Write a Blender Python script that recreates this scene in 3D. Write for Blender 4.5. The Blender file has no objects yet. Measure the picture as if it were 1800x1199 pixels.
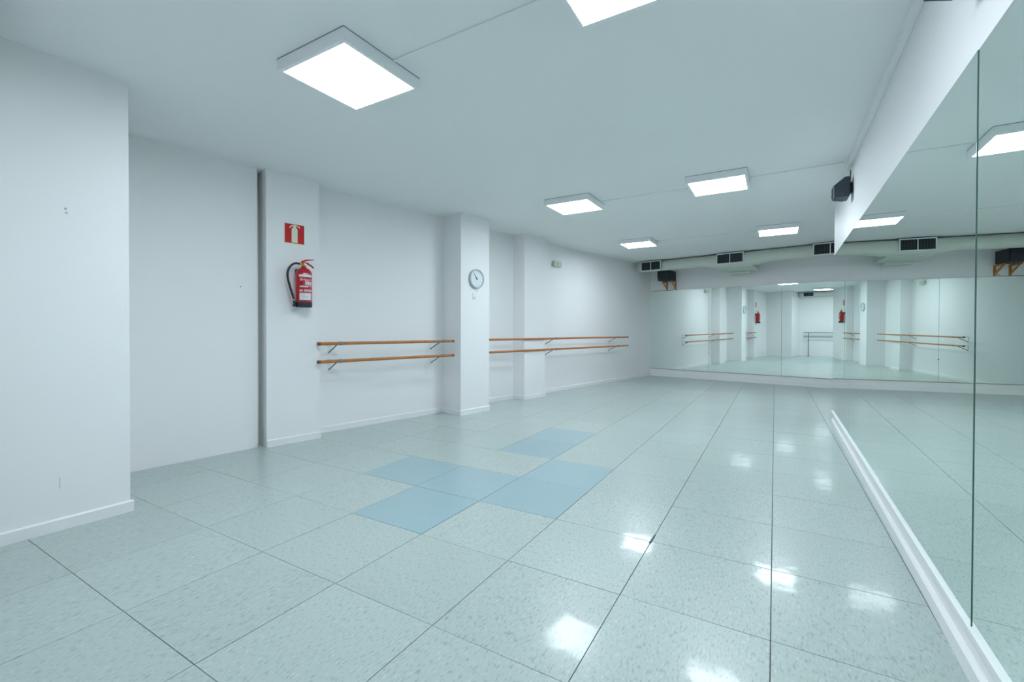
import bpy, bmesh, math, random
from mathutils import Vector, Matrix

random.seed(7)
scene = bpy.context.scene
C = scene.collection

# ------------------------------------------------------------------ camera
CAM_H = 1.2133
FPX = 788.0
YAW, PITCH, ROLL = math.radians(30.383), math.radians(0.5425), math.radians(0.146)
cam = bpy.data.cameras.new('camera')
cam.sensor_width = 36.0
cam.lens = FPX / 1800.0 * 36.0
cam.shift_y = -11.1 / 1800.0
cam.clip_start = 0.01
cam.clip_end = 100.0
cam_o = bpy.data.objects.new('camera', cam)
C.objects.link(cam_o)
_fw = Vector((-math.sin(YAW) * math.cos(PITCH), math.cos(YAW) * math.cos(PITCH), -math.sin(PITCH)))
_r = Vector((math.cos(YAW), math.sin(YAW), 0.0))
_u = _r.cross(_fw)
_r2 = _r * math.cos(ROLL) + _u * math.sin(ROLL)
_u2 = _u * math.cos(ROLL) - _r * math.sin(ROLL)
cam_o.matrix_world = Matrix(((_r2.x, _u2.x, -_fw.x, 0.0),
                             (_r2.y, _u2.y, -_fw.y, 0.0),
                             (_r2.z, _u2.z, -_fw.z, CAM_H),
                             (0, 0, 0, 1)))
scene.camera = cam_o

# ------------------------------------------------------------------ world, exposure, lamp settings
world = bpy.data.worlds.new('world')
scene.world = world
world.use_nodes = True
world.node_tree.nodes['Background'].inputs[0].default_value = (0.75, 0.85, 0.9, 1)
world.node_tree.nodes['Background'].inputs[1].default_value = 0.05
scene.view_settings.view_transform = 'Standard'
scene.view_settings.look = 'None'
scene.view_settings.gamma = 1.0
scene.view_settings.exposure = 0.0
scene.view_settings.use_curve_mapping = False
scene.cycles.max_bounces = 7
scene.cycles.diffuse_bounces = 4
scene.cycles.glossy_bounces = 5
scene.cycles.use_adaptive_sampling = True
scene.cycles.adaptive_threshold = 0.08
scene.cycles.use_denoising = True
scene.cycles.sample_clamp_indirect = 6.0
LAMP_STRENGTH = 27.5
LAMP_COLOUR = (0.90, 0.985, 1.075)

# ------------------------------------------------------------------ materials
def srgb(r, g, b):
    f = lambda c: (c / 255.0 / 12.92) if c / 255.0 <= 0.04045 else ((c / 255.0 + 0.055) / 1.055) ** 2.4
    return (f(r), f(g), f(b), 1.0)

def mat(name, col, rough=0.5, metal=0.0, spec=0.5, noise=None, bump=None, emit=None):
    """principled material; noise = (scale, amount) darkens/lightens the colour, bump = (scale, strength)"""
    m = bpy.data.materials.new(name)
    m.use_nodes = True
    nt = m.node_tree
    b = nt.nodes['Principled BSDF']
    b.inputs['Base Color'].default_value = col
    b.inputs['Roughness'].default_value = rough
    b.inputs['Metallic'].default_value = metal
    b.inputs['Specular IOR Level'].default_value = spec
    tc = nt.nodes.new('ShaderNodeTexCoord')
    if noise:
        n = nt.nodes.new('ShaderNodeTexNoise')
        n.inputs['Scale'].default_value = noise[0]
        n.inputs['Detail'].default_value = 1
        nt.links.new(tc.outputs['Object'], n.inputs['Vector'])
        mr = nt.nodes.new('ShaderNodeMapRange')
        mr.inputs['To Min'].default_value = 1 - noise[1]
        mr.inputs['To Max'].default_value = 1 + noise[1]
        nt.links.new(n.outputs['Fac'], mr.inputs['Value'])
        mx = nt.nodes.new('ShaderNodeVectorMath')
        mx.operation = 'SCALE'
        mx.inputs[0].default_value = col[:3]
        nt.links.new(mr.outputs[0], mx.inputs['Scale'])
        nt.links.new(mx.outputs[0], b.inputs['Base Color'])
    if bump:
        n2 = nt.nodes.new('ShaderNodeTexNoise')
        n2.inputs['Scale'].default_value = bump[0]
        n2.inputs['Detail'].default_value = 3
        nt.links.new(tc.outputs['Object'], n2.inputs['Vector'])
        bp = nt.nodes.new('ShaderNodeBump')
        bp.inputs['Strength'].default_value = bump[1]
        bp.inputs['Distance'].default_value = 0.01
        nt.links.new(n2.outputs['Fac'], bp.inputs['Height'])
        nt.links.new(bp.outputs['Normal'], b.inputs['Normal'])
    if emit:
        b.inputs['Emission Color'].default_value = (*emit[0], 1)
        b.inputs['Emission Strength'].default_value = emit[1]
    return m

def tile_material(name, base, dark, light):
    """vinyl tile with flecks drawn out along the tile, slightly different for each tile, waxed and a little wavy"""
    m = bpy.data.materials.new(name)
    m.use_nodes = True
    nt = m.node_tree
    L = nt.links
    b = nt.nodes['Principled BSDF']
    tc = nt.nodes.new('ShaderNodeTexCoord')
    oi = nt.nodes.new('ShaderNodeObjectInfo')
    off = nt.nodes.new('ShaderNodeVectorMath'); off.operation = 'SCALE'
    off.inputs[0].default_value = (37.0, 53.0, 11.0)
    L.new(oi.outputs['Random'], off.inputs['Scale'])
    add = nt.nodes.new('ShaderNodeVectorMath'); add.operation = 'ADD'
    L.new(tc.outputs['Object'], add.inputs[0]); L.new(off.outputs[0], add.inputs[1])
    mp = nt.nodes.new('ShaderNodeMapping')
    mp.inputs['Scale'].default_value = (120.0, 38.0, 1.0)
    L.new(add.outputs[0], mp.inputs['Vector'])
    n1 = nt.nodes.new('ShaderNodeTexNoise'); n1.inputs['Scale'].default_value = 1.0; n1.inputs['Detail'].default_value = 3.0
    L.new(mp.outputs[0], n1.inputs['Vector'])
    r1 = nt.nodes.new('ShaderNodeMapRange')
    r1.inputs['From Min'].default_value = 0.55; r1.inputs['From Max'].default_value = 0.70
    L.new(n1.outputs['Fac'], r1.inputs['Value'])
    r2 = nt.nodes.new('ShaderNodeMapRange')
    r2.inputs['From Min'].default_value = 0.40; r2.inputs['From Max'].default_value = 0.28
    L.new(n1.outputs['Fac'], r2.inputs['Value'])
    m1 = nt.nodes.new('ShaderNodeMix'); m1.data_type = 'RGBA'
    m1.inputs['A'].default_value = base; m1.inputs['B'].default_value = dark
    L.new(r1.outputs[0], m1.inputs['Factor'])
    m2 = nt.nodes.new('ShaderNodeMix'); m2.data_type = 'RGBA'
    m2.inputs['B'].default_value = light
    L.new(r2.outputs[0], m2.inputs['Factor']); L.new(m1.outputs['Result'], m2.inputs['A'])
    # tile to tile variation
    hsv = nt.nodes.new('ShaderNodeHueSaturation')
    rr = nt.nodes.new('ShaderNodeMapRange')
    rr.inputs['To Min'].default_value = 0.965; rr.inputs['To Max'].default_value = 1.03
    L.new(oi.outputs['Random'], rr.inputs['Value'])
    L.new(rr.outputs[0], hsv.inputs['Value']); L.new(m2.outputs['Result'], hsv.inputs['Color'])
    L.new(hsv.outputs[0], b.inputs['Base Color'])
    # worn wax: roughness and slow waviness
    n3 = nt.nodes.new('ShaderNodeTexNoise'); n3.inputs['Scale'].default_value = 4.0
    L.new(add.outputs[0], n3.inputs['Vector'])
    r3 = nt.nodes.new('ShaderNodeMapRange')
    r3.inputs['To Min'].default_value = 0.28; r3.inputs['To Max'].default_value = 0.38
    L.new(n3.outputs['Fac'], r3.inputs['Value']); L.new(r3.outputs[0], b.inputs['Roughness'])
    n4 = nt.nodes.new('ShaderNodeTexNoise'); n4.inputs['Scale'].default_value = 9.0; n4.inputs['Detail'].default_value = 1.0
    L.new(add.outputs[0], n4.inputs['Vector'])
    bp = nt.nodes.new('ShaderNodeBump'); bp.inputs['Strength'].default_value = 0.20; bp.inputs['Distance'].default_value = 0.006
    L.new(n4.outputs['Fac'], bp.inputs['Height'])
    b.inputs['Specular IOR Level'].default_value = 0.5
    b.inputs['Coat Weight'].default_value = 0.27
    b.inputs['Coat Roughness'].default_value = 0.085
    L.new(bp.outputs[0], b.inputs['Coat Normal'])
    return m

M = {}
M['wall'] = mat('wall_paint', (0.90, 0.905, 0.91, 1), 0.55, spec=0.3, noise=(1.3, 0.012))
M['ceiling'] = mat('ceiling_paint', (0.88, 0.90, 0.90, 1), 0.8, spec=0.2, noise=(0.9, 0.012))
M['trim'] = mat('white_trim_paint', (0.88, 0.90, 0.895, 1), 0.4, spec=0.4, noise=(5, 0.015))
M['slab'] = mat('dark_joint', (0.10, 0.12, 0.12, 1), 0.8, noise=(9, 0.2))
M['tile'] = tile_material('grey_green_vinyl_tile', (0.45, 0.535, 0.508, 1), (0.30, 0.385, 0.375, 1), (0.55, 0.632, 0.603, 1))
M['tile_blue'] = tile_material('pale_blue_vinyl_tile', (0.325, 0.475, 0.52, 1), (0.285, 0.43, 0.48, 1), (0.365, 0.515, 0.56, 1))
M['mirror'] = mat('silvered_glass', (0.905, 0.985, 0.95, 1), 0.0, metal=1.0, noise=(0.8, 0.004))
M['mirror_edge'] = mat('green_glass_edge', (0.10, 0.20, 0.17, 1), 0.2, noise=(8, 0.1))
M['olive'] = mat('olive_glass_edge', (0.38, 0.42, 0.27, 1), 0.35, noise=(8, 0.1))
M['lampframe'] = mat('lamp_frame_white', (0.90, 0.92, 0.94, 1), 0.4, noise=(6, 0.01))
M['diffuser'] = mat('lit_diffuser', (0.9, 0.9, 0.9, 1), 0.4, noise=(6, 0.01), emit=(LAMP_COLOUR, LAMP_STRENGTH))
M['wood'] = mat('varnished_wood', srgb(182, 116, 58), 0.35, noise=(14, 0.22))
M['wood_cap'] = mat('worn_wood_end', srgb(120, 84, 60), 0.5, noise=(20, 0.2))
M['steel'] = mat('grey_steel', srgb(120, 140, 152), 0.4, metal=0.35, noise=(20, 0.06))
M['steel_light'] = mat('pale_steel', srgb(165, 180, 185), 0.4, metal=0.3, noise=(20, 0.05))
M['red'] = mat('red_enamel', srgb(190, 18, 34), 0.28, noise=(10, 0.05))
M['red_sign'] = mat('red_print', srgb(205, 14, 32), 0.45, noise=(10, 0.03))
M['cream_sign'] = mat('luminescent_cream', srgb(226, 232, 205), 0.5, noise=(10, 0.02))
M['black'] = mat('black_rubber', srgb(34, 44, 54), 0.5, noise=(15, 0.1))
M['blackbox'] = mat('black_cabinet', srgb(16, 22, 34), 0.5, noise=(18, 0.15))
M['speaker_grey'] = mat('charcoal_plastic', srgb(44, 56, 68), 0.5, noise=(18, 0.1))
M['brass'] = mat('brass', srgb(196, 160, 70), 0.3, metal=0.8, noise=(12, 0.1))
M['white'] = mat('white_plastic', (0.82, 0.85, 0.86, 1), 0.4, noise=(9, 0.01))
M['paper'] = mat('label_paper', srgb(222, 228, 232), 0.5, noise=(12, 0.02))
M['pink'] = mat('label_print', srgb(224, 170, 178), 0.5, noise=(12, 0.05))
M['darkred'] = mat('label_dark_red', srgb(140, 20, 34), 0.45, noise=(12, 0.05))
M['ink'] = mat('grey_ink', srgb(120, 140, 165), 0.5, noise=(12, 0.05))
M['clockrim'] = mat('brushed_rim', srgb(186, 203, 206), 0.35, metal=0.25, noise=(12, 0.05))
M['clockface'] = mat('clock_face', srgb(226, 234, 236), 0.4, noise=(10, 0.01))
M['hand'] = mat('clock_hand_grey', srgb(90, 104, 112), 0.4, noise=(10, 0.05))
M['duct'] = mat('cream_duct', srgb(212, 220, 209), 0.5, noise=(3, 0.03))
M['grilleframe'] = mat('grille_white', srgb(222, 230, 232), 0.4, noise=(9, 0.01))
M['louver'] = mat('louver_grey', srgb(92, 108, 114), 0.45, noise=(9, 0.03))
M['void_shade'] = mat('painted_void_shade', srgb(20, 28, 32), 0.7, noise=(9, 0.1))  # near-black colour stands in for the shade inside the duct grilles
M['wedge'] = mat('wood_bracket', srgb(186, 128, 52), 0.5, noise=(16, 0.2))
M['cream'] = mat('aged_cream_plastic', srgb(196, 208, 184), 0.45, noise=(9, 0.03))
M['window_green'] = mat('lamp_window', srgb(214, 226, 206), 0.25, noise=(9, 0.03))
M['scuff'] = mat('grey_scuff', srgb(176, 190, 200), 0.7, noise=(30, 0.2))

# ------------------------------------------------------------------ mesh helpers
class MB:
    def __init__(s):
        s.v = []; s.f = []; s.smooth = []
    def add(s, vs, fs, smooth=False):
        k = len(s.v)
        s.v += [tuple(p) for p in vs]
        s.f += [tuple(i + k for i in f) for f in fs]
        s.smooth += [smooth] * len(fs)
        return s
    def box(s, x0, x1, y0, y1, z0, z1):
        v = [(x0, y0, z0), (x1, y0, z0), (x1, y1, z0), (x0, y1, z0), (x0, y0, z1), (x1, y0, z1), (x1, y1, z1), (x0, y1, z1)]
        return s.add(v, [(0, 3, 2, 1), (4, 5, 6, 7), (0, 1, 5, 4), (1, 2, 6, 5), (2, 3, 7, 6), (3, 0, 4, 7)])
    def bbox(s, x0, x1, y0, y1, z0, z1, b=0.004, seg=2):
        bm = bmesh.new()
        bmesh.ops.create_cube(bm, size=1)
        for v in bm.verts:
            v.co = Vector(((x0 + x1) / 2 + v.co.x * (x1 - x0), (y0 + y1) / 2 + v.co.y * (y1 - y0), (z0 + z1) / 2 + v.co.z * (z1 - z0)))
        bmesh.ops.bevel(bm, geom=bm.edges[:], offset=b, segments=seg, affect='EDGES')
        bm.verts.ensure_lookup_table()
        for i, v in enumerate(bm.verts): v.index = i
        s.add([v.co[:] for v in bm.verts], [tuple(v.index for v in f.verts) for f in bm.faces])
        bm.free()
        return s
    def prism(s, pts, z0, z1):
        """pts: plan outline; z0, z1 numbers or functions of (x, y)"""
        n = len(pts)
        a = sum(pts[i][0] * pts[(i + 1) % n][1] - pts[(i + 1) % n][0] * pts[i][1] for i in range(n))
        if a < 0: pts = pts[::-1]
        fz = lambda z, p: z(p[0], p[1]) if callable(z) else z
        v = [(p[0], p[1], fz(z0, p)) for p in pts] + [(p[0], p[1], fz(z1, p)) for p in pts]
        f = [tuple(range(n - 1, -1, -1)), tuple(range(n, 2 * n))]
        f += [(i, (i + 1) % n, n + (i + 1) % n, n + i) for i in range(n)]
        return s.add(v, f)
    def slab_xz(s, pts, y0, y1):
        """outline in x,z extruded along y (front at y0 < y1)"""
        n = len(pts)
        a = sum(pts[i][0] * pts[(i + 1) % n][1] - pts[(i + 1) % n][0] * pts[i][1] for i in range(n))
        if a < 0: pts = pts[::-1]
        v = [(p[0], y0, p[1]) for p in pts] + [(p[0], y1, p[1]) for p in pts]
        f = [tuple(range(n)), tuple(range(2 * n - 1, n - 1, -1))]
        f += [((i + 1) % n, i, n + i, n + (i + 1) % n) for i in range(n)]
        return s.add(v, f)
    def slab_yz(s, pts, x0, x1):
        n = len(pts)
        a = sum(pts[i][0] * pts[(i + 1) % n][1] - pts[(i + 1) % n][0] * pts[i][1] for i in range(n))
        if a < 0: pts = pts[::-1]
        v = [(x0, p[0], p[1]) for p in pts] + [(x1, p[0], p[1]) for p in pts]
        f = [tuple(range(n - 1, -1, -1)), tuple(range(n, 2 * n))]
        f += [(i, (i + 1) % n, n + (i + 1) % n, n + i) for i in range(n)]
        return s.add(v, f)
    def tube(s, path, r, n=12, caps=True, radii=None):
        P = [Vector(p) for p in path]
        ring = []
        up = Vector((0, 0, 1))
        t0 = (P[1] - P[0]).normalized()
        if abs(t0.dot(up)) > 0.95: up = Vector((1, 0, 0))
        a = t0.cross(up).normalized()
        vs = []
        for i, p in enumerate(P):
            if i == 0: t = P[1] - P[0]
            elif i == len(P) - 1: t = P[-1] - P[-2]
            else: t = P[i + 1] - P[i - 1]
            t.normalize()
            a = (a - t * a.dot(t)).normalized()
            b = t.cross(a)
            rr = radii[i] if radii else r
            vs += [p + (a * math.cos(2 * math.pi * k / n) + b * math.sin(2 * math.pi * k / n)) * rr for k in range(n)]
        fs = [(i * n + k, i * n + (k + 1) % n, (i + 1) * n + (k + 1) % n, (i + 1) * n + k) for i in range(len(P) - 1) for k in range(n)]
        s.add(vs, fs, True)
        if caps:
            k = len(P) - 1
            s.add([vs[i] for i in range(n)], [tuple(range(n - 1, -1, -1))])
            s.add([vs[k * n + i] for i in range(n)], [tuple(range(n))])
        return s
    def lathe(s, prof, n=24, axis='z', centre=(0, 0, 0), smooth=True, caps=True):
        """prof: list of (radius, height); axis z or y"""
        vs = []
        for r, h in prof:
            for k in range(n):
                c, d = math.cos(2 * math.pi * k / n) * r, math.sin(2 * math.pi * k / n) * r
                if axis == 'z': vs.append((centre[0] + c, centre[1] + d, centre[2] + h))
                else: vs.append((centre[0] + c, centre[1] - h, centre[2] + d))
        fs = [(i * n + k, i * n + (k + 1) % n, (i + 1) * n + (k + 1) % n, (i + 1) * n + k) for i in range(len(prof) - 1) for k in range(n)]
        s.add(vs, fs, smooth)
        if caps and prof[0][0] > 1e-5: s.add(vs[:n], [tuple(range(n - 1, -1, -1))])
        if caps and prof[-1][0] > 1e-5: s.add(vs[-n:], [tuple(range(n))])
        return s
    def sector(s, r, a0, a1, z0, z1, cx=0, cy=0, n=10):
        """curved patch on a cylinder, angles measured from -y towards +x"""
        vs = []
        for z in (z0, z1):
            for k in range(n + 1):
                a = math.radians(a0 + (a1 - a0) * k / n)
                vs.append((cx + r * math.sin(a), cy - r * math.cos(a), z))
        return s.add(vs, [(k, k + 1, n + 2 + k, n + 1 + k) for k in range(n)], True)
    def mesh(s, name, material):
        me = bpy.data.meshes.new(name)
        me.from_pydata(s.v, [], s.f)
        me.polygons.foreach_set('use_smooth', s.smooth)
        me.materials.append(M[material] if isinstance(material, str) else material)
        me.validate(); me.update()
        return me
    def obj(s, name, material, parent=None, label=None):
        o = bpy.data.objects.new(name, s.mesh(name, material))
        C.objects.link(o)
        if parent: o.parent = parent
        if label: o['label'] = label
        return o

def tag(o, label, cat, group=None, kind=None):
    o['label'] = label; o['category'] = cat
    if group: o['group'] = group
    if kind: o['kind'] = kind
    return o

def struct(name, mb, material, label, cat):
    return tag(mb.obj(name, material), label, cat, kind='structure')

def empty(name, loc, rz, label, cat, group=None):
    e = bpy.data.objects.new(name, None)
    e.empty_display_size = 0.1
    C.objects.link(e)
    e.location = loc; e.rotation_euler = (0, 0, rz)
    return tag(e, label, cat, group)

# ------------------------------------------------------------------ the plan of the room
SL = 0.2                                              # left wall runs inwards by 0.2 m per metre
def ceil_z(x, y): return 2.835 + 0.010 * y
def left(c, y): return (c + SL * y, y)
C_BAY1, C_BAY2, C_PIL, C_COL, C_PILA = -5.282, -5.407, -5.052, -4.874, -5.140
TH_L = math.atan2(1.0, SL)                            # frame on the left wall: x along it, -y into the room
BS = -0.2
TH_B = math.atan(BS)
BY0 = 11.85
def back_y(x, off=0.0): return BY0 - off * math.hypot(1, BS) + BS * x
RS = 0.0105
def right_x(y): return 0.622 + RS * (y - 4.0)
TH_R = -math.pi / 2 - math.atan(RS)
Y_END = 7.18                                          # free end of the mirrored wall
def rear_y(x): return -0.33 + BS * x
TH_REAR = math.pi + math.atan(BS)

# floor slab and tiles
floor = struct('floor', MB().box(-6.0, 3.2, -1.0, 13.2, -0.15, -0.005), 'slab', 'grey-green vinyl tile floor with a few pale blue tiles', 'floor')
TX, TY, GX0, GY0 = 0.6, 0.60456, -0.00616, 0.81058
def clip(poly, a, b, c):                              # keep a*x + b*y <= c
    out = []
    for i in range(len(poly)):
        p, q = poly[i], poly[(i + 1) % len(poly)]
        dp, dq = a * p[0] + b * p[1] - c, a * q[0] + b * q[1] - c
        if dp <= 0: out.append(p)
        if (dp < 0 < dq) or (dq < 0 < dp):
            t = dp / (dp - dq)
            out.append((p[0] + (q[0] - p[0]) * t, p[1] + (q[1] - p[1]) * t))
    return out
def tile_mb(poly):
    """low tile with eased top edge: outline at the bottom, slightly smaller on top"""
    n = len(poly)
    cx, cy = sum(p[0] for p in poly) / n, sum(p[1] for p in poly) / n
    k = 0.9985
    ins = [(cx + (p[0] - cx) * k, cy + (p[1] - cy) * k) for p in poly]
    v = [(p[0], p[1], -0.006) for p in poly] + [(p[0], p[1], -0.0006) for p in poly] + [(p[0], p[1], 0.0) for p in ins]
    f = [tuple(range(2 * n, 3 * n))]
    for a in (0, 1):
        f += [(a * n + i, a * n + (i + 1) % n, (a + 1) * n + (i + 1) % n, (a + 1) * n + i) for i in range(n)]
    return MB().add(v, f)
hx, hy = TX / 2 - 0.0018, TY / 2 - 0.0014
full = [(-hx, -hy), (hx, -hy), (hx, hy), (-hx, hy)]
me_tile = tile_mb(full).mesh('floor_tile', 'tile')
me_blue = tile_mb(full).mesh('floor_tile_blue', 'tile_blue')
BLUE = {(-5, 3), (-4, 3), (-4, 2), (-3, 3), (-3, 4), (-4, 5), (-4, 6)}
for i in range(-10, 4):
    for j in range(-3, 20):
        cx, cy = GX0 + TX * (i + 0.5), GY0 + TY * (j + 0.5)
        poly = [(cx + p[0], cy + p[1]) for p in full]
        q = clip(poly, -1, SL, 5.43)                                   # left wall
        if q: q = clip(q, -BS, 1, BY0 + 0.02)                               # back wall
        if q: q = clip(q, BS, -1, 0.35)                                # rear wall
        if q:
            q = clip(q, 1, -RS, right_x(0) + 0.02) if cy < Y_END else clip(q, 1, 0, 2.62)
        if not q or len(q) < 3: continue
        area = abs(sum(q[a][0] * q[(a + 1) % len(q)][1] - q[(a + 1) % len(q)][0] * q[a][1] for a in range(len(q)))) / 2
        if area < 0.004: continue
        if area > TX * TY * 0.985:
            o = bpy.data.objects.new('floor_tile', me_blue if (i, j) in BLUE else me_tile)
            C.objects.link(o)
        else:
            o = tile_mb([(p[0] - cx, p[1] - cy) for p in q]).obj('floor_tile', 'tile')
        o.parent = floor
        o.location = (cx, cy, random.uniform(-0.0003, 0.0003))
        o.rotation_euler = (random.gauss(0, 0.0007), random.gauss(0, 0.0007), 0)
        if (i, j) in BLUE: o['label'] = 'pale blue floor tile'
# chipped joint
MB().prism([(-0.614, 2.60), (-0.600, 2.60), (-0.600, 2.72), (-0.609, 2.72)], -0.002, 0.0015).obj('tile_chip', 'slab', floor, 'dark chipped joint between two tiles')

# ceiling
struct('ceiling', MB().prism([(-6.0, -1.0), (3.2, -1.0), (3.2, 13.2), (-6.0, 13.2)], ceil_z, lambda x, y: 3.3), 'ceiling', 'flat pale painted ceiling', 'ceiling')

# walls
struct('wall_left', MB().prism([(-4.862, 0.30), (-4.60, 2.66), left(C_BAY1, 2.70), left(C_BAY1, 5.45), left(C_BAY2, 5.45), left(C_BAY2, 12.75),
                                (-3.3, 12.75), (-6.0, 2.7), (-6.0, 0.30)], 0, ceil_z), 'wall', 'long pale painted side wall with the ballet barres', 'wall')
into = Vector((-1.0, SL)).normalized()                # from the room into the left wall
def pier(pL, pR, depth):
    a = (pL[0] + into.x * depth, pL[1] + into.y * depth); b = (pR[0] + into.x * depth, pR[1] + into.y * depth)
    return MB().prism([pL, pR, b, a], 0, ceil_z)
PIL = (left(C_PIL, 2.70), left(C_PIL, 3.244))
COL = (left(C_COL, 5.125), left(C_COL, 5.685))
PILA = (left(C_PILA, 6.855), left(C_PILA, 7.43))
struct('wall_pier', pier(*PIL, 0.42), 'wall', 'shallow wall pier carrying the fire extinguisher', 'pier')
struct('wall_pier', pier(*COL, 0.62), 'wall', 'deep square column with the round clock', 'column')
struct('wall_pier', pier(*PILA, 0.40), 'wall', 'shallow pilaster behind the far barres', 'pilaster')
NEAR = [(-3.708, 1.287), (-3.737, 0.33)]
struct('wall_near', MB().prism([NEAR[0], NEAR[1], (-5.1, 0.33), (-5.1, 1.30)], 0, ceil_z), 'wall', 'projecting wall block at the left edge, nearest the viewer', 'wall')
struct('wall_back', MB().prism([(-3.4, back_y(-3.4)), (2.9, back_y(2.9)), (2.9, back_y(2.9) + 0.3), (-3.4, back_y(-3.4) + 0.3)], 0, ceil_z), 'wall', 'end wall with mirrors below the air duct', 'wall')
struct('wall_right', MB().prism([(right_x(-0.7) + 0.007, -0.7), (right_x(Y_END) + 0.007, Y_END), (right_x(Y_END) + 0.26, Y_END), (right_x(-0.7) + 0.26, -0.7)], 0, ceil_z), 'wall', 'white wall above and below the long mirrors', 'wall')
struct('wall_rear', MB().prism([(-5.6, rear_y(-5.6)), (0.62, rear_y(0.62)), (0.62, rear_y(0.62) - 0.25), (-5.6, rear_y(-5.6) - 0.25)], 0, ceil_z), 'wall', 'plain wall behind the viewer seen in the end mirror', 'wall')
struct('wall_leak_seal_front', MB().prism([(0.90, Y_END - 0.2), (2.6, Y_END - 0.2), (2.6, Y_END), (0.90, Y_END)], 0, ceil_z), 'wall', 'unseen wall added to seal the side alcove against light leaks', 'wall')  # unseen, added so no light leaks in past the mirrored wall
struct('wall_leak_seal_right', MB().prism([(2.6, Y_END - 0.2), (2.8, Y_END - 0.2), (2.8, 11.36), (2.6, 11.40)], 0, ceil_z), 'wall', 'unseen side wall added to seal the alcove against light leaks', 'wall')  # also unseen, closes the added space against stray light

# baseboards
def base_run(mb, p, q, t=0.013, h=0.074, e0=0.0, e1=0.0):
    """board from p to q; the room lies to the right of the direction p -> q"""
    p, q = Vector(p), Vector(q)
    d = (q - p).normalized(); n = Vector((d.y, -d.x))
    p = p - d * e0; q = q + d * e1
    a, b = p + n * t, q + n * t
    a2, b2 = p + n * (t * 0.45), q + n * (t * 0.45)
    v = [(*p, 0.0), (*q, 0.0), (*b, 0.0), (*a, 0.0), (*a, h - 0.008), (*b, h - 0.008), (*a2, h), (*b2, h), (*p, h), (*q, h)]
    f = [(0, 1, 2, 3), (3, 2, 5, 4), (4, 5, 7, 6), (6, 7, 9, 8), (8, 9, 1, 0), (0, 3, 4, 6, 8), (1, 9, 7, 5, 2)]
    mb.add(v, [g[::-1] for g in f])
    return mb
def sidept(p, depth): return (p[0] + into.x * depth, p[1] + into.y * depth)
m = MB()
base_run(m, left(C_BAY1, 3.30), left(C_BAY1, 5.20))
base_run(m, left(C_BAY2, 5.70), left(C_BAY2, 7.0))
base_run(m, left(C_BAY2, 7.45), left(C_BAY2, 12.48))
struct('baseboard_left', m, 'trim', 'low white baseboard along the barre wall', 'baseboard')
m = MB(); base_run(m, PIL[0], PIL[1], e0=0.0, e1=0.013)
struct('baseboard_pier', m, 'trim', 'white baseboard under the fire extinguisher', 'baseboard')
m = MB(); base_run(m, sidept(COL[0], 0.42), COL[0], e1=0.013); base_run(m, COL[0], COL[1], e1=0.013); base_run(m, COL[1], sidept(COL[1], 0.5))
struct('baseboard_column', m, 'trim', 'white baseboard around the clock column', 'baseboard')
m = MB(); base_run(m, sidept(PILA[0], 0.28), PILA[0], e1=0.013); base_run(m, PILA[0], PILA[1], e1=0.013); base_run(m, PILA[1], sidept(PILA[1], 0.26))
struct('baseboard_pilaster', m, 'trim', 'white baseboard around the far pilaster', 'baseboard')
m = MB(); base_run(m, (-3.735, 0.42), NEAR[0], t=0.015, e1=0.015); base_run(m, NEAR[0], (-4.72, 1.297), t=0.015)
struct('baseboard_near', m, 'trim', 'white baseboard at the left edge with a rounded end', 'baseboard')
m = MB(); base_run(m, (right_x(-0.3) + 0.007, -0.3)[::1], (right_x(Y_END) + 0.007, Y_END), t=-0.020, h=0.072)
# (room on the left of this run, so the thickness is negative)
struct('baseboard_right', m, 'trim', 'white baseboard under the long side mirrors', 'baseboard')
m = MB(); base_run(m, (-2.93, back_y(-2.93)), (2.6, back_y(2.6)), t=0.024, h=0.11)
struct('baseboard_back', m, 'trim', 'white plinth board under the end mirrors', 'baseboard')
m = MB(); base_run(m, (0.55, rear_y(0.55)), (-3.70, rear_y(-3.70)), t=0.013)
struct('baseboard_rear', m, 'trim', 'white baseboard behind the viewer', 'baseboard')

# mirror ledges
RM_Z0, RM_Z1 = 0.178, 2.19
m = MB()
def rail(mb, d0, d1, z0, z1, y0=-0.3, y1=Y_END):
    return mb.prism([(right_x(y0) - d1, y0), (right_x(y1) - d1, y1), (right_x(y1) - d0, y1), (right_x(y0) - d0, y0)], z0, z1)
rail(m, -0.008, 0.0135, RM_Z0 - 0.022, RM_Z0)
rail(m, -0.008, 0.009, RM_Z0 - 0.032, RM_Z0 - 0.022)
struct('trim_1', m, 'trim', 'white ledge carrying the side mirrors', 'ledge')
BM_Z0, BM_Z1 = 0.205, 2.275
def brail(mb, d0, d1, z0, z1, x0=-2.965, x1=2.55):
    n = math.hypot(1, BS)
    return mb.prism([(x0, back_y(x0) - d1 * n), (x1, back_y(x1) - d1 * n), (x1, back_y(x1) - d0 * n), (x0, back_y(x0) - d0 * n)], z0, z1)
m = brail(MB(), -0.002, 0.016, 0.0, BM_Z0 - 0.014)
struct('trim_2', m, 'trim', 'white plinth below the end mirrors', 'plinth')
m = brail(MB(), -0.002, 0.022, BM_Z0 - 0.014, BM_Z0)
struct('trim_3', m, 'olive', 'thin olive strip at the foot of the end mirrors', 'strip')

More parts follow.
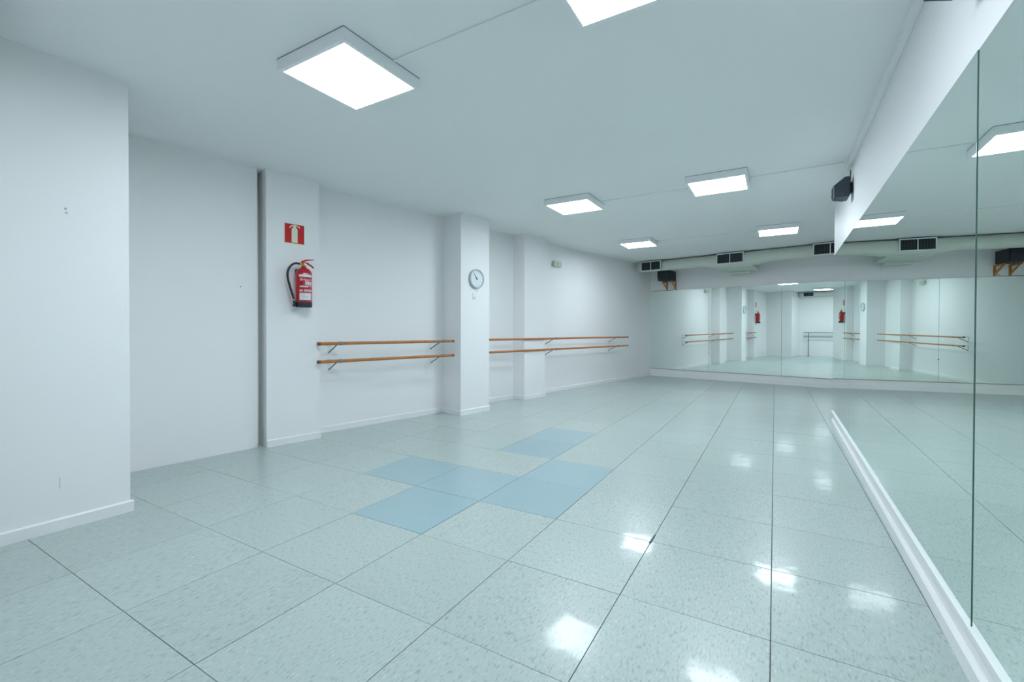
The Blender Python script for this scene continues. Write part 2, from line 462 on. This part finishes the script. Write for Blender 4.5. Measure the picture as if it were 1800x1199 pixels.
# ------------------------------------------------------------------ mirrors
def mirror(loc, rz, w, z0, z1, label, group, lean=0.0):
    e = empty('wall_mirror', (loc[0], loc[1], z0), rz, label, 'mirror', group)
    MB().box(0, w, 0.0, 0.005, 0, z1 - z0).obj('glass', 'mirror', e)
    t = 0.0016
    for x0 in (-t, w):
        MB().box(x0, x0 + t, 0.0, 0.0065, 0, z1 - z0).obj('glass_edge', 'mirror_edge', e, 'dark green glass edge')
    e.rotation_euler = (lean, 0, rz)
    return e
ys = [-0.22, 0.47, 2.165, 3.88, 5.54, Y_END - 0.003]
rl = ['side wall mirror at the rear corner beside the viewer', 'tall side wall mirror nearest the viewer, right of the dark seam',
      'tall side wall mirror left of the dark seam', 'tall side wall mirror third from the viewer', 'narrow looking side wall mirror at the free wall end']
for k in range(5):
    a, b = ys[k], ys[k + 1]
    g = 0.0018
    proud = 0.0022 if k == 2 else 0.0                   # this sheet stands a little proud, its dark edge shows
    # frame: x runs towards the viewer
    mirror((right_x(b - g) - proud, b - g), TH_R, (b - a - 2 * g) * math.hypot(1, RS), RM_Z0, RM_Z1, rl[k], 'side wall mirrors')
xs = [-2.955, -1.425, 0.13, 1.66, 2.58]
bl = ['end wall mirror at the left corner under the black speaker', 'end wall mirror showing the clock column', 'end wall mirror right of centre beside the mirrored wall', 'end wall mirror in the side alcove']
nb = math.hypot(1, BS)
for k in range(4):
    a, b = xs[k], xs[k + 1]
    mirror((a + 0.002, back_y(a + 0.002) - 0.007 * nb), TH_B, (b - a - 0.004) * nb, BM_Z0, BM_Z1, bl[k], 'end wall mirrors', lean=0.0048)
m = MB()
for z in (0.62,):
    n = 0.012
    m.lathe([(0.012, 0.0), (0.012, 0.004), (0.0, 0.007)], 14, axis='y')
o = m.obj('mirror_clip', 'steel'); o.location = (-1.425, back_y(-1.425) - 0.0075 * nb, 0.65); o.rotation_euler = (0, 0, TH_B)
tag(o, 'small round clip on the seam of the end mirrors', 'clip')

# ------------------------------------------------------------------ ceiling lights
def ceiling_light(x, y, label):
    zc = ceil_z(x, y)
    e = empty('ceiling_light', (x, y, zc), 0, label, 'light', 'square ceiling panels')
    e.rotation_euler = (0.010, 0, 0)
    H, B, D = 0.298, 0.273, 0.072
    mb = MB()
    # frame: four sides with an inner lip, built as ring
    def ring(r0, r1, z0, z1):
        mb.box(-r1, r1, -r1, -r0, z0, z1); mb.box(-r1, r1, r0, r1, z0, z1)
        mb.box(-r1, -r0, -r0, r0, z0, z1); mb.box(r0, r1, -r0, r0, z0, z1)
    ring(B, H, -D, -0.004)
    fr = mb.obj('frame', 'lampframe', e)
    MB().box(-B, B, -B, B, -0.03, -0.001).obj('tray', 'lampframe', e)
    MB().box(-B + 0.0005, B - 0.0005, -B + 0.0005, B - 0.0005, -D + 0.003, -0.032).obj('diffuser', 'diffuser', e, 'glowing white diffuser')
    mb = MB(); g = H + 0.002
    mb.box(-g, g, -g, g, -0.004, -0.0005)
    mb.obj('shadow_line_plate', 'steel', e)  # solid grey plate painted as the shadow line between frame and ceiling
    return e
ceiling_light(-2.311, 1.93, 'large lit ceiling panel nearest the viewer, above the extinguisher side')
ceiling_light(-0.59, 1.92, 'lit ceiling panel cut off by the top edge of the picture')
ceiling_light(-2.263, 5.47, 'lit ceiling panel in the middle of the left row')
ceiling_light(-0.553, 5.465, 'lit ceiling panel in the middle of the right row, near the wall speaker')
ceiling_light(-2.255, 8.62, 'small looking lit ceiling panel above the far pilaster side')
ceiling_light(0.035, 8.62, 'small looking lit ceiling panel in front of the middle duct grille')

# surface conduits on the ceiling
def conduit(x0, y0, x1, y1, label, w=0.012, h=0.010):
    d = Vector((x1 - x0, y1 - y0)); L = d.length; a = math.atan2(d.y, d.x)
    o = MB().bbox(0, L, -w / 2, w / 2, -h, 0, 0.002, 1).obj('cable_conduit', 'ceiling')
    o.location = (x0, y0, ceil_z(x0, y0)); o.rotation_euler = (0, 0, a)
    o.rotation_euler = (0, -math.atan2(ceil_z(x1, y1) - ceil_z(x0, y0), L), a)
    return tag(o, label, 'conduit', 'thin conduits between the ceiling panels')
conduit(-2.01, 2.0, -0.89, 2.0, 'thin conduit leaving the nearest ceiling panel towards the top edge', 0.016)
conduit(-1.96, 5.60, -0.855, 5.60, 'thin conduit between the two middle ceiling panels')
conduit(-0.252, 5.53, right_x(5.5) - 0.055, 5.50, 'thin conduit from the middle ceiling panel to the side wall')
conduit(-1.95, 8.72, -0.27, 8.72, 'faint conduit between the two farthest ceiling panels')
# trunking along the top of the mirrored wall
mb = MB()
for y0, y1 in [(-0.3, Y_END)]:
    zt = lambda x, y: ceil_z(x, y) - 0.0005
    mb.prism([(right_x(y0) - 0.028, y0), (right_x(y1) - 0.028, y1), (right_x(y1) + 0.006, y1), (right_x(y0) + 0.006, y0)], lambda x, y: ceil_z(x, y) - 0.05, zt)
tag(mb.obj('cable_trunking', 'trim'), 'long white cable trunking along the top of the mirrored wall', 'trunking')

# ------------------------------------------------------------------ ballet barres
BR = 0.0185
def barre(c, y0, y1, z, brackets, label, off=0.29):
    """origin on the wall plane at the near end"""
    L = (y1 - y0) * math.hypot(1, SL)
    e = empty('ballet_barre', (c + SL * y0, y0, z), TH_L, label, 'barre', 'wooden barres on the side wall')
    mb = MB(); mb.tube([(0.03, -off, 0), (L * 0.5, -off, 0), (L - 0.03, -off, 0)], BR, 14)
    mb.obj('rail', 'wood', e)
    for a, b in ((0.0, 0.03), (L - 0.03, L)):
        MB().tube([(a, -off, 0), (b, -off, 0)], BR + 0.0012, 14).obj('end_cap', 'wood_cap', e, 'dark worn end of the rail')
    for s, wo in brackets:
        b = MB().box(s - 0.011, s + 0.011, -off, -wo, -0.0045, 0.0005).obj('bracket', 'steel', e)
        st = MB()
        st.tube([(s, -wo - 0.004, -0.115), (s, -off * 0.80 - wo * 0.2, -0.004)], 0.0080, 8)
        st.obj('strut', 'steel', b)
        MB().box(s - 0.014, s + 0.014, -wo - 0.004, -wo, -0.13, 0.012).obj('wall_plate', 'white', b)
        mb = MB(); mb.tube([(s - 0.017, -off, 0), (s + 0.017, -off, 0)], BR + 0.0035, 14); mb.obj('clip', 'steel', b)
    return e
kk = math.hypot(1, SL)
b1 = [((3.50 - 3.235) * kk, 0.0), ((4.985 - 3.235) * kk, 0.0)]
barre(C_BAY1, 3.235, 5.165, 1.060, b1, 'upper wooden barre between the extinguisher pier and the clock column')
barre(C_BAY1, 3.235, 5.165, 0.858, b1, 'lower wooden barre between the extinguisher pier and the clock column')
b2 = [((7.82 - 5.97) * kk, 0.0), ((10.20 - 5.97) * kk, 0.0)]
barre(C_BAY2, 5.97, 10.63, 1.064, b2, 'long upper wooden barre beyond the clock column', off=0.275)
barre(C_BAY2, 5.97, 10.63, 0.862, b2, 'long lower wooden barre beyond the clock column', off=0.275)

# free-standing barre by the rear wall (seen in the end mirror)
e = empty('standing_barre', (-3.38, rear_y(-3.38), 0), TH_REAR + math.pi, 'grey free-standing double barre seen in the end mirror', 'barre')
for z in (1.04, 0.85):
    MB().tube([(-0.18, 0.13, z), (1.8, 0.13, z)], 0.018, 12).obj('rail', 'steel', e)
for x in (0.0, 1.6):
    MB().tube([(x, 0.13, 0.0), (x, 0.13, 1.04)], 0.016, 10).obj('post', 'steel', e)
    MB().bbox(x - 0.03, x + 0.03, 0.05, 0.20, 0.0, 0.02, 0.004, 1).obj('foot', 'steel', e)

# ------------------------------------------------------------------ fire extinguisher and its sign
def on_left(c, y, z): return (c + SL * y, y, z)
e = empty('fire_extinguisher', on_left(C_PIL, 3.03, 1.455), TH_L, 'red fire extinguisher with black hose hung on the wall pier', 'extinguisher')
R, CY = 0.080, -0.105
MB().lathe([(R - 0.006, 0.0), (R + 0.002, 0.004), (R + 0.002, 0.052), (R, 0.056)], 32, centre=(0, CY, 0)).obj('base_cap', 'black', e, 'black base band')
body = MB().lathe([(R, 0.056), (R, 0.355), (R * 0.95, 0.375), (R * 0.78, 0.397), (R * 0.5, 0.414), (0.024, 0.424), (0.021, 0.436)], 32, centre=(0, CY, 0)).obj('cylinder', 'red', e, 'red enamelled cylinder')
A0 = -14
def lab(z0, z1, a0, a1, m_, name='label_band'):
    return MB().sector(R + 0.0010 + 0.0003 * (name != 'label_band'), A0 + a0, A0 + a1, z0, z1, 0, CY).obj(name, m_, body)
lab(0.318, 0.343, -45, 56, 'paper')
lab(0.235, 0.268, 0, 54, 'paper')
lab(0.075, 0.148, -40, 50, 'paper')
for z, a0, a1, mm in [(0.352, -14, 22, 'paper'), (0.303, 5, 52, 'darkred'), (0.288, -30, 56, 'pink'), (0.276, -2, 30, 'pink'), (0.222, -38, 54, 'pink'), (0.213, -38, 22, 'paper'), (0.196, -40, 54, 'darkred')]:
    lab(z - 0.004, z + 0.004, a0, a1, mm, 'label_line')
lab(0.276, 0.306, -36, -20, 'pink', 'label_mark'); lab(0.243, 0.262, -36, -16, 'darkred', 'label_mark')
lab(0.160, 0.186, -8, 54, 'pink', 'label_mark'); lab(0.160, 0.185, -40, -16, 'pink', 'label_mark')
for a in (3, 16, 30, 42):
    lab(0.238, 0.264, a, a + 4, 'darkred', 'label_mark')
for a0, a1, z in [(-12, -4, 0.113), (2, 6, 0.108), (28, 33, 0.118), (10, 20, 0.104)]:
    lab(z - 0.004, z + 0.004, a0, a1, 'ink', 'label_mark')
valve = MB().lathe([(0.021, 0.434), (0.021, 0.444), (0.017, 0.448), (0.017, 0.474), (0.013, 0.478)], 16, centre=(0, CY, 0)).obj('valve', 'brass', e, 'brass valve')
MB().tube([(-0.012, CY, 0.458), (-0.045, CY, 0.460)], 0.010, 12).obj('outlet', 'brass', valve)
MB().lathe([(0.013, 0), (0.013, 0.012), (0.010, 0.014)], 16, axis='y', centre=(0.006, CY - 0.016, 0.455)).obj('pressure_gauge', 'white', valve)
lev = MB()
lev.slab_xz([(-0.030, 0.474), (-0.022, 0.492), (0.02, 0.510), (0.105, 0.520), (0.105, 0.514), (0.03, 0.498), (0.0, 0.482)], CY - 0.011, CY + 0.011)
lev.obj('lever', 'red', e, 'red squeeze lever')
lev = MB()
lev.slab_xz([(-0.020, 0.470), (-0.020, 0.480), (0.035, 0.480), (0.085, 0.452), (0.108, 0.428), (0.100, 0.424), (0.070, 0.448), (0.03, 0.466)], CY - 0.010, CY + 0.010)
lev.obj('carry_handle', 'red', e)
path = [(-0.045, CY, 0.460), (-0.085, CY, 0.460), (-0.120, CY + 0.004, 0.442), (-0.150, CY + 0.010, 0.400), (-0.162, CY + 0.014, 0.345), (-0.157, CY + 0.014, 0.285),
        (-0.142, CY + 0.012, 0.225), (-0.126, CY + 0.008, 0.165), (-0.112, CY + 0.004, 0.115), (-0.103, CY, 0.075)]
def smooth_path(P, n=5):
    P = [Vector(p) for p in P]; out = []
    for i in range(len(P) - 1):
        p0, p1, p2, p3 = P[max(i - 1, 0)], P[i], P[i + 1], P[min(i + 2, len(P) - 1)]
        for k in range(n):
            t = k / n
            out.append(0.5 * ((2 * p1) + (p2 - p0) * t + (2 * p0 - 5 * p1 + 4 * p2 - p3) * t * t + (3 * p1 - p0 - 3 * p2 + p3) * t ** 3))
    out.append(P[-1])
    return out
hose = MB().tube(smooth_path(path), 0.0115, 10).obj('hose', 'black', e, 'black rubber hose')
MB().tube([(-0.105, CY, 0.082), (-0.103, CY, 0.070)], 0.013, 10).obj('ferrule', 'steel_light', hose)
MB().tube([(-0.103, CY, 0.070), (-0.100, CY, 0.036), (-0.099, CY, 0.004)], 0.015, 10, radii=[0.012, 0.014, 0.019]).obj('nozzle', 'black', hose)
MB().bbox(-0.05, 0.05, -0.03, 0, 0.35, 0.41, 0.003, 1).obj('wall_bracket', 'black', e)
MB().tube([(-0.099, CY + 0.01, 0.02), (-0.05, CY + 0.04, 0.02)], 0.008, 8).obj('nozzle_holder', 'black', e)

e = empty('extinguisher_sign', on_left(C_PIL, 2.978, 2.243), TH_L, 'square red fire extinguisher sign with cream border above the extinguisher', 'sign')
S = 0.108
MB().bbox(-S, S, -0.0035, 0, -S, S, 0.001, 1).obj('plate', 'cream_sign', e, 'cream luminescent plate')
MB().box(-S + 0.007, S - 0.007, -0.0042, -0.0034, -S + 0.007, S - 0.007).obj('red_field', 'red_sign', e)
mb = MB()
bot, w = -S + 0.014, 0.031
pts = [(-w, bot), (w, bot), (w, 0.042)] + [(w * math.cos(a), 0.042 + 0.030 * math.sin(a)) for a in [0.35, 0.7, 1.0]] + \
      [(0.012, 0.076), (0.012, 0.084), (0.048, 0.074), (0.047, 0.064), (0.053, 0.064), (0.055, 0.082), (0.014, 0.094), (-0.006, 0.096), (-0.028, 0.091), (-0.047, 0.076), (-0.056, 0.058), (-0.048, 0.054), (-0.038, 0.070), (-0.024, 0.080), (-0.012, 0.083), (-0.012, 0.076)] + \
      [(w * math.cos(a), 0.042 + 0.030 * math.sin(a)) for a in [math.pi - 1.0, math.pi - 0.7, math.pi - 0.35]] + [(-w, 0.042)]
mb.slab_xz(pts, -0.0050, -0.0041)
mb.obj('pictogram', 'cream_sign', e, 'cream extinguisher pictogram')

# ------------------------------------------------------------------ clock and hook on the column
e = empty('wall_clock', on_left(C_COL, 5.408, 1.967), TH_L, 'round pale wall clock with metal rim on the column', 'clock')
RC = 0.140
MB().lathe([(RC - 0.004, 0.0), (RC, 0.004), (RC, 0.036), (RC - 0.004, 0.042), (RC - 0.012, 0.042), (RC - 0.015, 0.036), (RC - 0.016, 0.024)], 48, axis='y', caps=False).obj('rim', 'clockrim', e, 'brushed metal rim')
face = MB().lathe([(RC - 0.015, 0.018), (RC - 0.015, 0.024), (0.0, 0.024)], 40, axis='y', smooth=False).obj('dial', 'clockface', e)
for k in range(12):
    a = math.radians(30 * k)
    mb = MB(); l0, l1, w = (0.098, 0.116, 0.0022) if k % 3 else (0.094, 0.117, 0.0035)
    dx, dz = math.sin(a), math.cos(a)
    mb.slab_xz([(dx * l0 - dz * w, dz * l0 + dx * w), (dx * l1 - dz * w, dz * l1 + dx * w), (dx * l1 + dz * w, dz * l1 - dx * w), (dx * l0 + dz * w, dz * l0 - dx * w)], -0.0255, -0.0238)
    mb.obj('hour_mark', 'clockrim', face)
def hand(name, deg, l, w, d):
    a = math.radians(deg); dx, dz = math.sin(a), math.cos(a); b = -0.016
    MB().slab_xz([(dx * b - dz * w, dz * b + dx * w), (dx * l - dz * w * .5, dz * l + dx * w * .5), (dx * l + dz * w * .5, dz * l - dx * w * .5), (dx * b + dz * w, dz * b - dx * w)], -d - 0.002, -d).obj(name, 'hand', e)
hand('hour_hand', -33, 0.062, 0.0055, 0.027)
hand('minute_hand', -37, 0.098, 0.0040, 0.030)
MB().lathe([(0.009, 0.024), (0.009, 0.034), (0.0, 0.036)], 16, axis='y').obj('hub', 'hand', e)

e = empty('wall_hook', on_left(C_COL, 5.375, 1.715), TH_L, 'small pale plastic holder on the column just below the clock', 'hook')
MB().bbox(-0.03, 0.03, -0.006, 0, -0.05, 0.045, 0.002, 1).obj('plate', 'white', e)
MB().tube(smooth_path([(0, -0.006, -0.02), (0, -0.018, -0.032), (0, -0.028, -0.02), (0, -0.028, -0.004)], 3), 0.004, 8).obj('hook', 'white', e)
MB().tube([(0.045, 0.0, 0.075), (0.06, -0.006, 0.072)], 0.005, 8).obj('screw', 'steel_light', e)

# emergency lamp on the far wall
e = empty('emergency_lamp', on_left(C_BAY2, 8.16, 2.535), TH_L, 'small cream emergency lamp box high on the far side wall', 'lamp')
MB().bbox(-0.13, 0.13, -0.055, 0, -0.055, 0.055, 0.008, 2).obj('housing', 'cream', e)
for x0, x1, z0, z1 in [(-0.115, -0.03, -0.035, 0.038), (-0.005, 0.115, 0.006, 0.038), (-0.005, 0.115, -0.038, -0.008)]:
    MB().bbox(x0, x1, -0.061, -0.054, z0, z1, 0.002, 1).obj('lens', 'window_green', e)
MB().bbox(-0.025, -0.010, -0.058, -0.054, -0.02, 0.02, 0.001, 1).obj('test_button', 'louver', e)

# wall plugs and scuffs on the near wall block, nail in the recess
NA = math.atan2(NEAR[0][1] - NEAR[1][1], NEAR[0][0] - NEAR[1][0])
def near_pt(y, z): 
    t = (y - NEAR[1][1]) / (NEAR[0][1] - NEAR[1][1])
    return (NEAR[1][0] + (NEAR[0][0] - NEAR[1][0]) * t, y, z)
e = empty('wall_plug', near_pt(0.985, 1.935), NA, 'pair of filled screw holes on the near wall block', 'plug')
for x, z in ((-0.004, 0.010), (0.0, -0.014)):
    MB().lathe([(0.006, 0.0), (0.006, 0.0015), (0.003, 0.002), (0.0, 0.001)], 12, axis='y', centre=(x, 0, z)).obj('screw_hole', 'scuff', e)
o = MB().slab_xz([(-0.002, -0.035), (0.002, -0.034), (0.0035, 0.0), (0.0015, 0.035), (-0.0005, 0.034), (0.001, 0.0)], -0.0008, 0.0).obj('wall_scuff', 'scuff')
o.location = near_pt(0.946, 0.287); o.rotation_euler = (0, 0, NA)
tag(o, 'thin grey vertical scuff low on the near wall block', 'scuff')
o = MB().lathe([(0.004, 0.0), (0.004, 0.006), (0.0, 0.008)], 10, axis='y').obj('wall_nail', 'black')
o.location = (-4.862 + (2.50 - 0.30) * (0.262 / 2.36), 2.50, 1.645); o.rotation_euler = (0, 0, math.atan2(2.36, 0.262))
tag(o, 'tiny dark nail in the recessed wall left of the extinguisher', 'nail')

# ------------------------------------------------------------------ air duct along the end wall
def grille(parent, s0, s1, d, z0, z1, div=True):
    """grille facing the room, frame coordinates; d = distance in front of the wall"""
    f = 0.022
    mb = MB()
    mb.bbox(s0, s1, -d - 0.012, -d, z1 - f, z1, 0.002, 1); mb.bbox(s0, s1, -d - 0.012, -d, z0, z0 + f, 0.002, 1)
    mb.bbox(s0, s0 + f, -d - 0.012, -d, z0 + f, z1 - f, 0.002, 1); mb.bbox(s1 - f, s1, -d - 0.012, -d, z0 + f, z1 - f, 0.002, 1)
    if div: mb.bbox((s0 + s1) / 2 - 0.008, (s0 + s1) / 2 + 0.008, -d - 0.011, -d, z0 + f, z1 - f, 0.002, 1)
    g = mb.obj('grille', 'grilleframe', parent, 'white grille frame')
    MB().box(s0 + 0.004, s1 - 0.004, -d + 0.002, -d + 0.012, z0 + 0.004, z1 - 0.004).obj('shade_sheet', 'void_shade', g)  # dark sheet behind the louvers, shade put in as colour
    mb = MB(); n = 7
    for k in range(n):
        z = z0 + f + (z1 - z0 - 2 * f) * (k + 0.5) / n
        mb.add([(s0 + f, -d - 0.008, z - 0.002), (s1 - f, -d - 0.008, z - 0.002), (s1 - f, -d - 0.001, z - 0.001), (s0 + f, -d - 0.001, z - 0.001),
                (s0 + f, -d - 0.008, z + 0.001), (s1 - f, -d - 0.008, z + 0.001), (s1 - f, -d - 0.001, z + 0.002), (s0 + f, -d - 0.001, z + 0.002)],
               [(0, 3, 2, 1), (4, 5, 6, 7), (0, 1, 5, 4), (1, 2, 6, 5), (2, 3, 7, 6), (3, 0, 4, 7)])
    mb.obj('louvers', 'louver', g)['kind'] = 'stuff'
    mb = MB(); n = 11
    for k in range(n):
        x = s0 + f + (s1 - s0 - 2 * f) * (k + 0.5) / n
        mb.box(x - 0.0012, x + 0.0012, -d - 0.004, -d - 0.001, z0 + f, z1 - f)
    mb.obj('vertical_vanes', 'louver', g)['kind'] = 'stuff'
    return g

duct = empty('air_duct', (0, BY0, 0), TH_B, 'cream round air duct with three white grilles along the end wall ceiling', 'duct')
DD, DZ, DR = 0.95, 2.812, 0.126
mb = MB()
mb.tube([(-2.86, -DD, DZ), (-2.84, -DD, DZ), (-1.28, -DD, DZ)], DR, 28, radii=[DR - 0.02, DR, DR])
mb.obj('pipe', 'duct', duct)
MB().tube([(0.20, -DD, DZ), (2.7, -DD, DZ)], DR, 28).obj('pipe', 'duct', duct)
def rsec(x, hw, hh, zc, n=28, k=0.0):
    """rounded section ring at station x: k 0 = circle, 1 = box"""
    out = []
    for i in range(n):
        a = 2 * math.pi * i / n
        c, s_ = math.cos(a), math.sin(a)
        q = 1.0 / max(abs(c), abs(s_))
        q = 1 + (q - 1) * k
        out.append((x, -DD + c * hw * q, zc + s_ * hh * q))
    return out
def loft(rings, name, m_, parent):
    mb = MB(); n = len(rings[0]); vs = [p for r_ in rings for p in r_]
    fs = [(i * n + j, (i + 1) * n + j, (i + 1) * n + (j + 1) % n, i * n + (j + 1) % n) for i in range(len(rings) - 1) for j in range(n)]
    mb.add(vs, [f[::-1] for f in fs], True)
    mb.add(rings[0], [tuple(range(n))]); mb.add(rings[-1], [tuple(range(n - 1, -1, -1))])
    return mb.obj(name, m_, parent)
loft([rsec(-1.28, DR, DR, DZ), rsec(-1.24, DR + 0.002, DR + 0.002, DZ), rsec(-1.06, 0.165, 0.148, DZ - 0.028, k=0.3), rsec(-0.16, 0.165, 0.148, DZ - 0.028, k=0.3), rsec(0.16, DR + 0.002, DR + 0.002, DZ), rsec(0.20, DR, DR, DZ)], 'transition', 'duct', duct)
# plenum dropping back from the middle section to the wall
mb = MB()
mb.slab_yz([(-DD + 0.02, DZ - 0.08), (-DD - 0.08, DZ - 0.12), (-DD + 0.02, DZ - 0.19), (-0.42, DZ - 0.23), (-0.42, DZ - 0.05)], -0.98, -0.24)
mb.obj('plenum', 'duct', duct)
MB().bbox(-0.86, -0.42, -0.44, -0.22, DZ - 0.275, DZ - 0.235, 0.004, 1).obj('drip_tray', 'duct', duct)
for s in (-1.85, 0.55, 1.6):
    mb = MB(); mb.lathe([(DR + 0.002, -0.008), (DR + 0.004, -0.004), (DR + 0.004, 0.004), (DR + 0.002, 0.008)], 28, caps=False)
    mb.v = [(s + z, -DD + x, DZ + y) for x, y, z in mb.v]
    mb.obj('strap', 'duct', duct)
MB().box(-2.8, 2.5, -DD + 0.02, -DD + 0.06, 2.925, 2.945).obj('hanger_rail', 'duct', duct)
for s0, s1 in ((-2.73, -2.21), (-0.935, -0.375), (0.87, 1.43)):
    grille(duct, s0, s1, DD + 0.17, 2.688, 2.925)
    MB().bbox(s0 + 0.004, s1 - 0.004, -DD - 0.055, -DD - 0.02, 2.692, 2.921, 0.003, 1).obj('grille_box', 'duct', duct)
    MB().box(s0 + 0.002, s1 - 0.002, -DD - 0.156, -DD - 0.146, 2.69, 2.923).obj('grille_flange', 'grilleframe', duct)

# rear duct seen in the end mirror
rd = empty('air_duct', (-3.42, rear_y(-3.42), 0), TH_REAR + math.pi, 'cream air duct with a dark grille seen small in the end mirror', 'duct')
# frame: x to the right in the photo, +y into the room
mb = MB(); mb.tube([(-0.3, 0.12, 2.72), (3.6, 0.12, 2.72)], 0.105, 20); mb.obj('pipe', 'duct', rd)
MB().bbox(-0.16, 0.26, 0.16, 0.235, 2.61, 2.82, 0.004, 1).obj('grille_box', 'grilleframe', rd)
g = MB().box(-0.13, 0.23, 0.234, 0.238, 2.635, 2.795).obj('grille', 'void_shade', rd, 'dark sheet painted as the shaded grille opening')  # solid dark box, shade of the opening put into its colour
mb = MB()
for k in range(4):
    mb.box(-0.13, 0.23, 0.238, 0.242, 2.66 + 0.035 * k, 2.668 + 0.035 * k)
mb.box(0.046, 0.054, 0.238, 0.242, 2.635, 2.795)
mb.obj('louvers', 'louver', g)['kind'] = 'stuff'

# ------------------------------------------------------------------ speakers
e = empty('speaker', (0, BY0, 0), TH_B, 'black box speaker on wooden brackets under the duct at the left corner', 'speaker')
SX0, SX1, SZ0, SZ1 = -2.565, -2.235, 2.502, 2.745
MB().bbox(SX0, SX1, -0.52, -0.12, SZ0, SZ1, 0.008, 2).obj('cabinet', 'blackbox', e)
MB().bbox(SX0 + 0.012, SX1 - 0.012, -0.535, -0.518, SZ0 + 0.012, SZ1 - 0.012, 0.006, 2).obj('front_grille', 'black', e)
MB().bbox(SX0 + 0.03, SX0 + 0.065, -0.538, -0.534, SZ0 + 0.035, SZ0 + 0.045, 0.001, 1).obj('badge', 'steel_light', e, 'small pale badge')
for s, lb in ((SX0 + 0.05, 'left wooden bracket under the black box speaker'), (SX1 - 0.05, 'right wooden bracket under the black box speaker')):
    b = empty('shelf_bracket', (0, BY0, 0), TH_B, lb, 'bracket', 'wooden brackets under the box speaker')
    MB().bbox(s - 0.016, s + 0.016, -0.032, 0.0, 2.29, SZ0, 0.003, 1).obj('upright', 'wedge', b)
    MB().bbox(s - 0.016, s + 0.016, -0.32, -0.032, SZ0 - 0.030, SZ0, 0.003, 1).obj('arm', 'wedge', b)
    mb = MB().slab_yz([(-0.030, 2.315), (-0.030, 2.350), (-0.26, SZ0 - 0.028), (-0.30, SZ0 - 0.028)], s - 0.013, s + 0.013)
    mb.obj('brace', 'wedge', b)
pc = [(-2.36, -0.13, 2.50), (-2.35, -0.08, 2.44), (-2.32, -0.02, 2.38), (-2.34, -0.012, 2.31), (-2.42, -0.012, 2.283), (-2.6, -0.012, 2.283), (-2.9, -0.012, 2.283)]
o = MB().tube(smooth_path(pc, 6), 0.004, 6).obj('speaker_cable', 'black'); o.location = (0, BY0, 0); o.rotation_euler = (0, 0, TH_B)
tag(o, 'thin dark cable hanging below the black box speaker', 'cable')

def wall_speaker(y, z, label):
    """small wedge speaker; frame: x towards the viewer, -y into the room"""
    e = empty('wall_speaker', (right_x(y) + 0.007, y, z), TH_R, label, 'speaker', 'small dark speakers on the mirrored wall')
    mb = MB()
    # rings from the wall outwards: (distance, half width, top, bottom)
    rings = [(0.028, 0.090, 0.080, -0.085), (0.036, 0.100, 0.092, -0.097), (0.070, 0.100, 0.090, -0.100), (0.150, 0.070, 0.030, -0.092), (0.160, 0.060, 0.020, -0.082)]
    vs = [q for d, w, t, b in rings for q in ((-w, -d, b), (w, -d, b), (w, -d, t), (-w, -d, t))]
    fs = [(3, 2, 1, 0), tuple(len(vs) - 4 + i for i in range(4))]
    for a in range(len(rings) - 1):
        fs += [(a * 4 + i, a * 4 + (i + 1) % 4, a * 4 + 4 + (i + 1) % 4, a * 4 + 4 + i) for i in range(4)]
    mb.add(vs, fs); mb.obj('cabinet', 'speaker_grey', e)
    MB().slab_xz([(-0.05, -0.072), (0.05, -0.072), (0.05, 0.012), (-0.05, 0.012)], -0.165, -0.158).obj('front_grille', 'black', e)
    MB().bbox(-0.03, 0.03, -0.034, 0.0, -0.05, 0.05, 0.004, 1).obj('wall_mount', 'black', e)
    MB().tube(smooth_path([(-0.05, -0.02, 0.10), (-0.10, -0.008, 0.06), (-0.13, -0.004, 0.14), (-0.12, -0.004, 0.21)], 4), 0.004, 6).obj('wire', 'black', e)
    return e
wall_speaker(5.47, 2.615, 'small dark wedge speaker high on the mirrored wall')
wall_speaker(2.10, 2.505, 'small dark speaker barely showing at the top right edge')
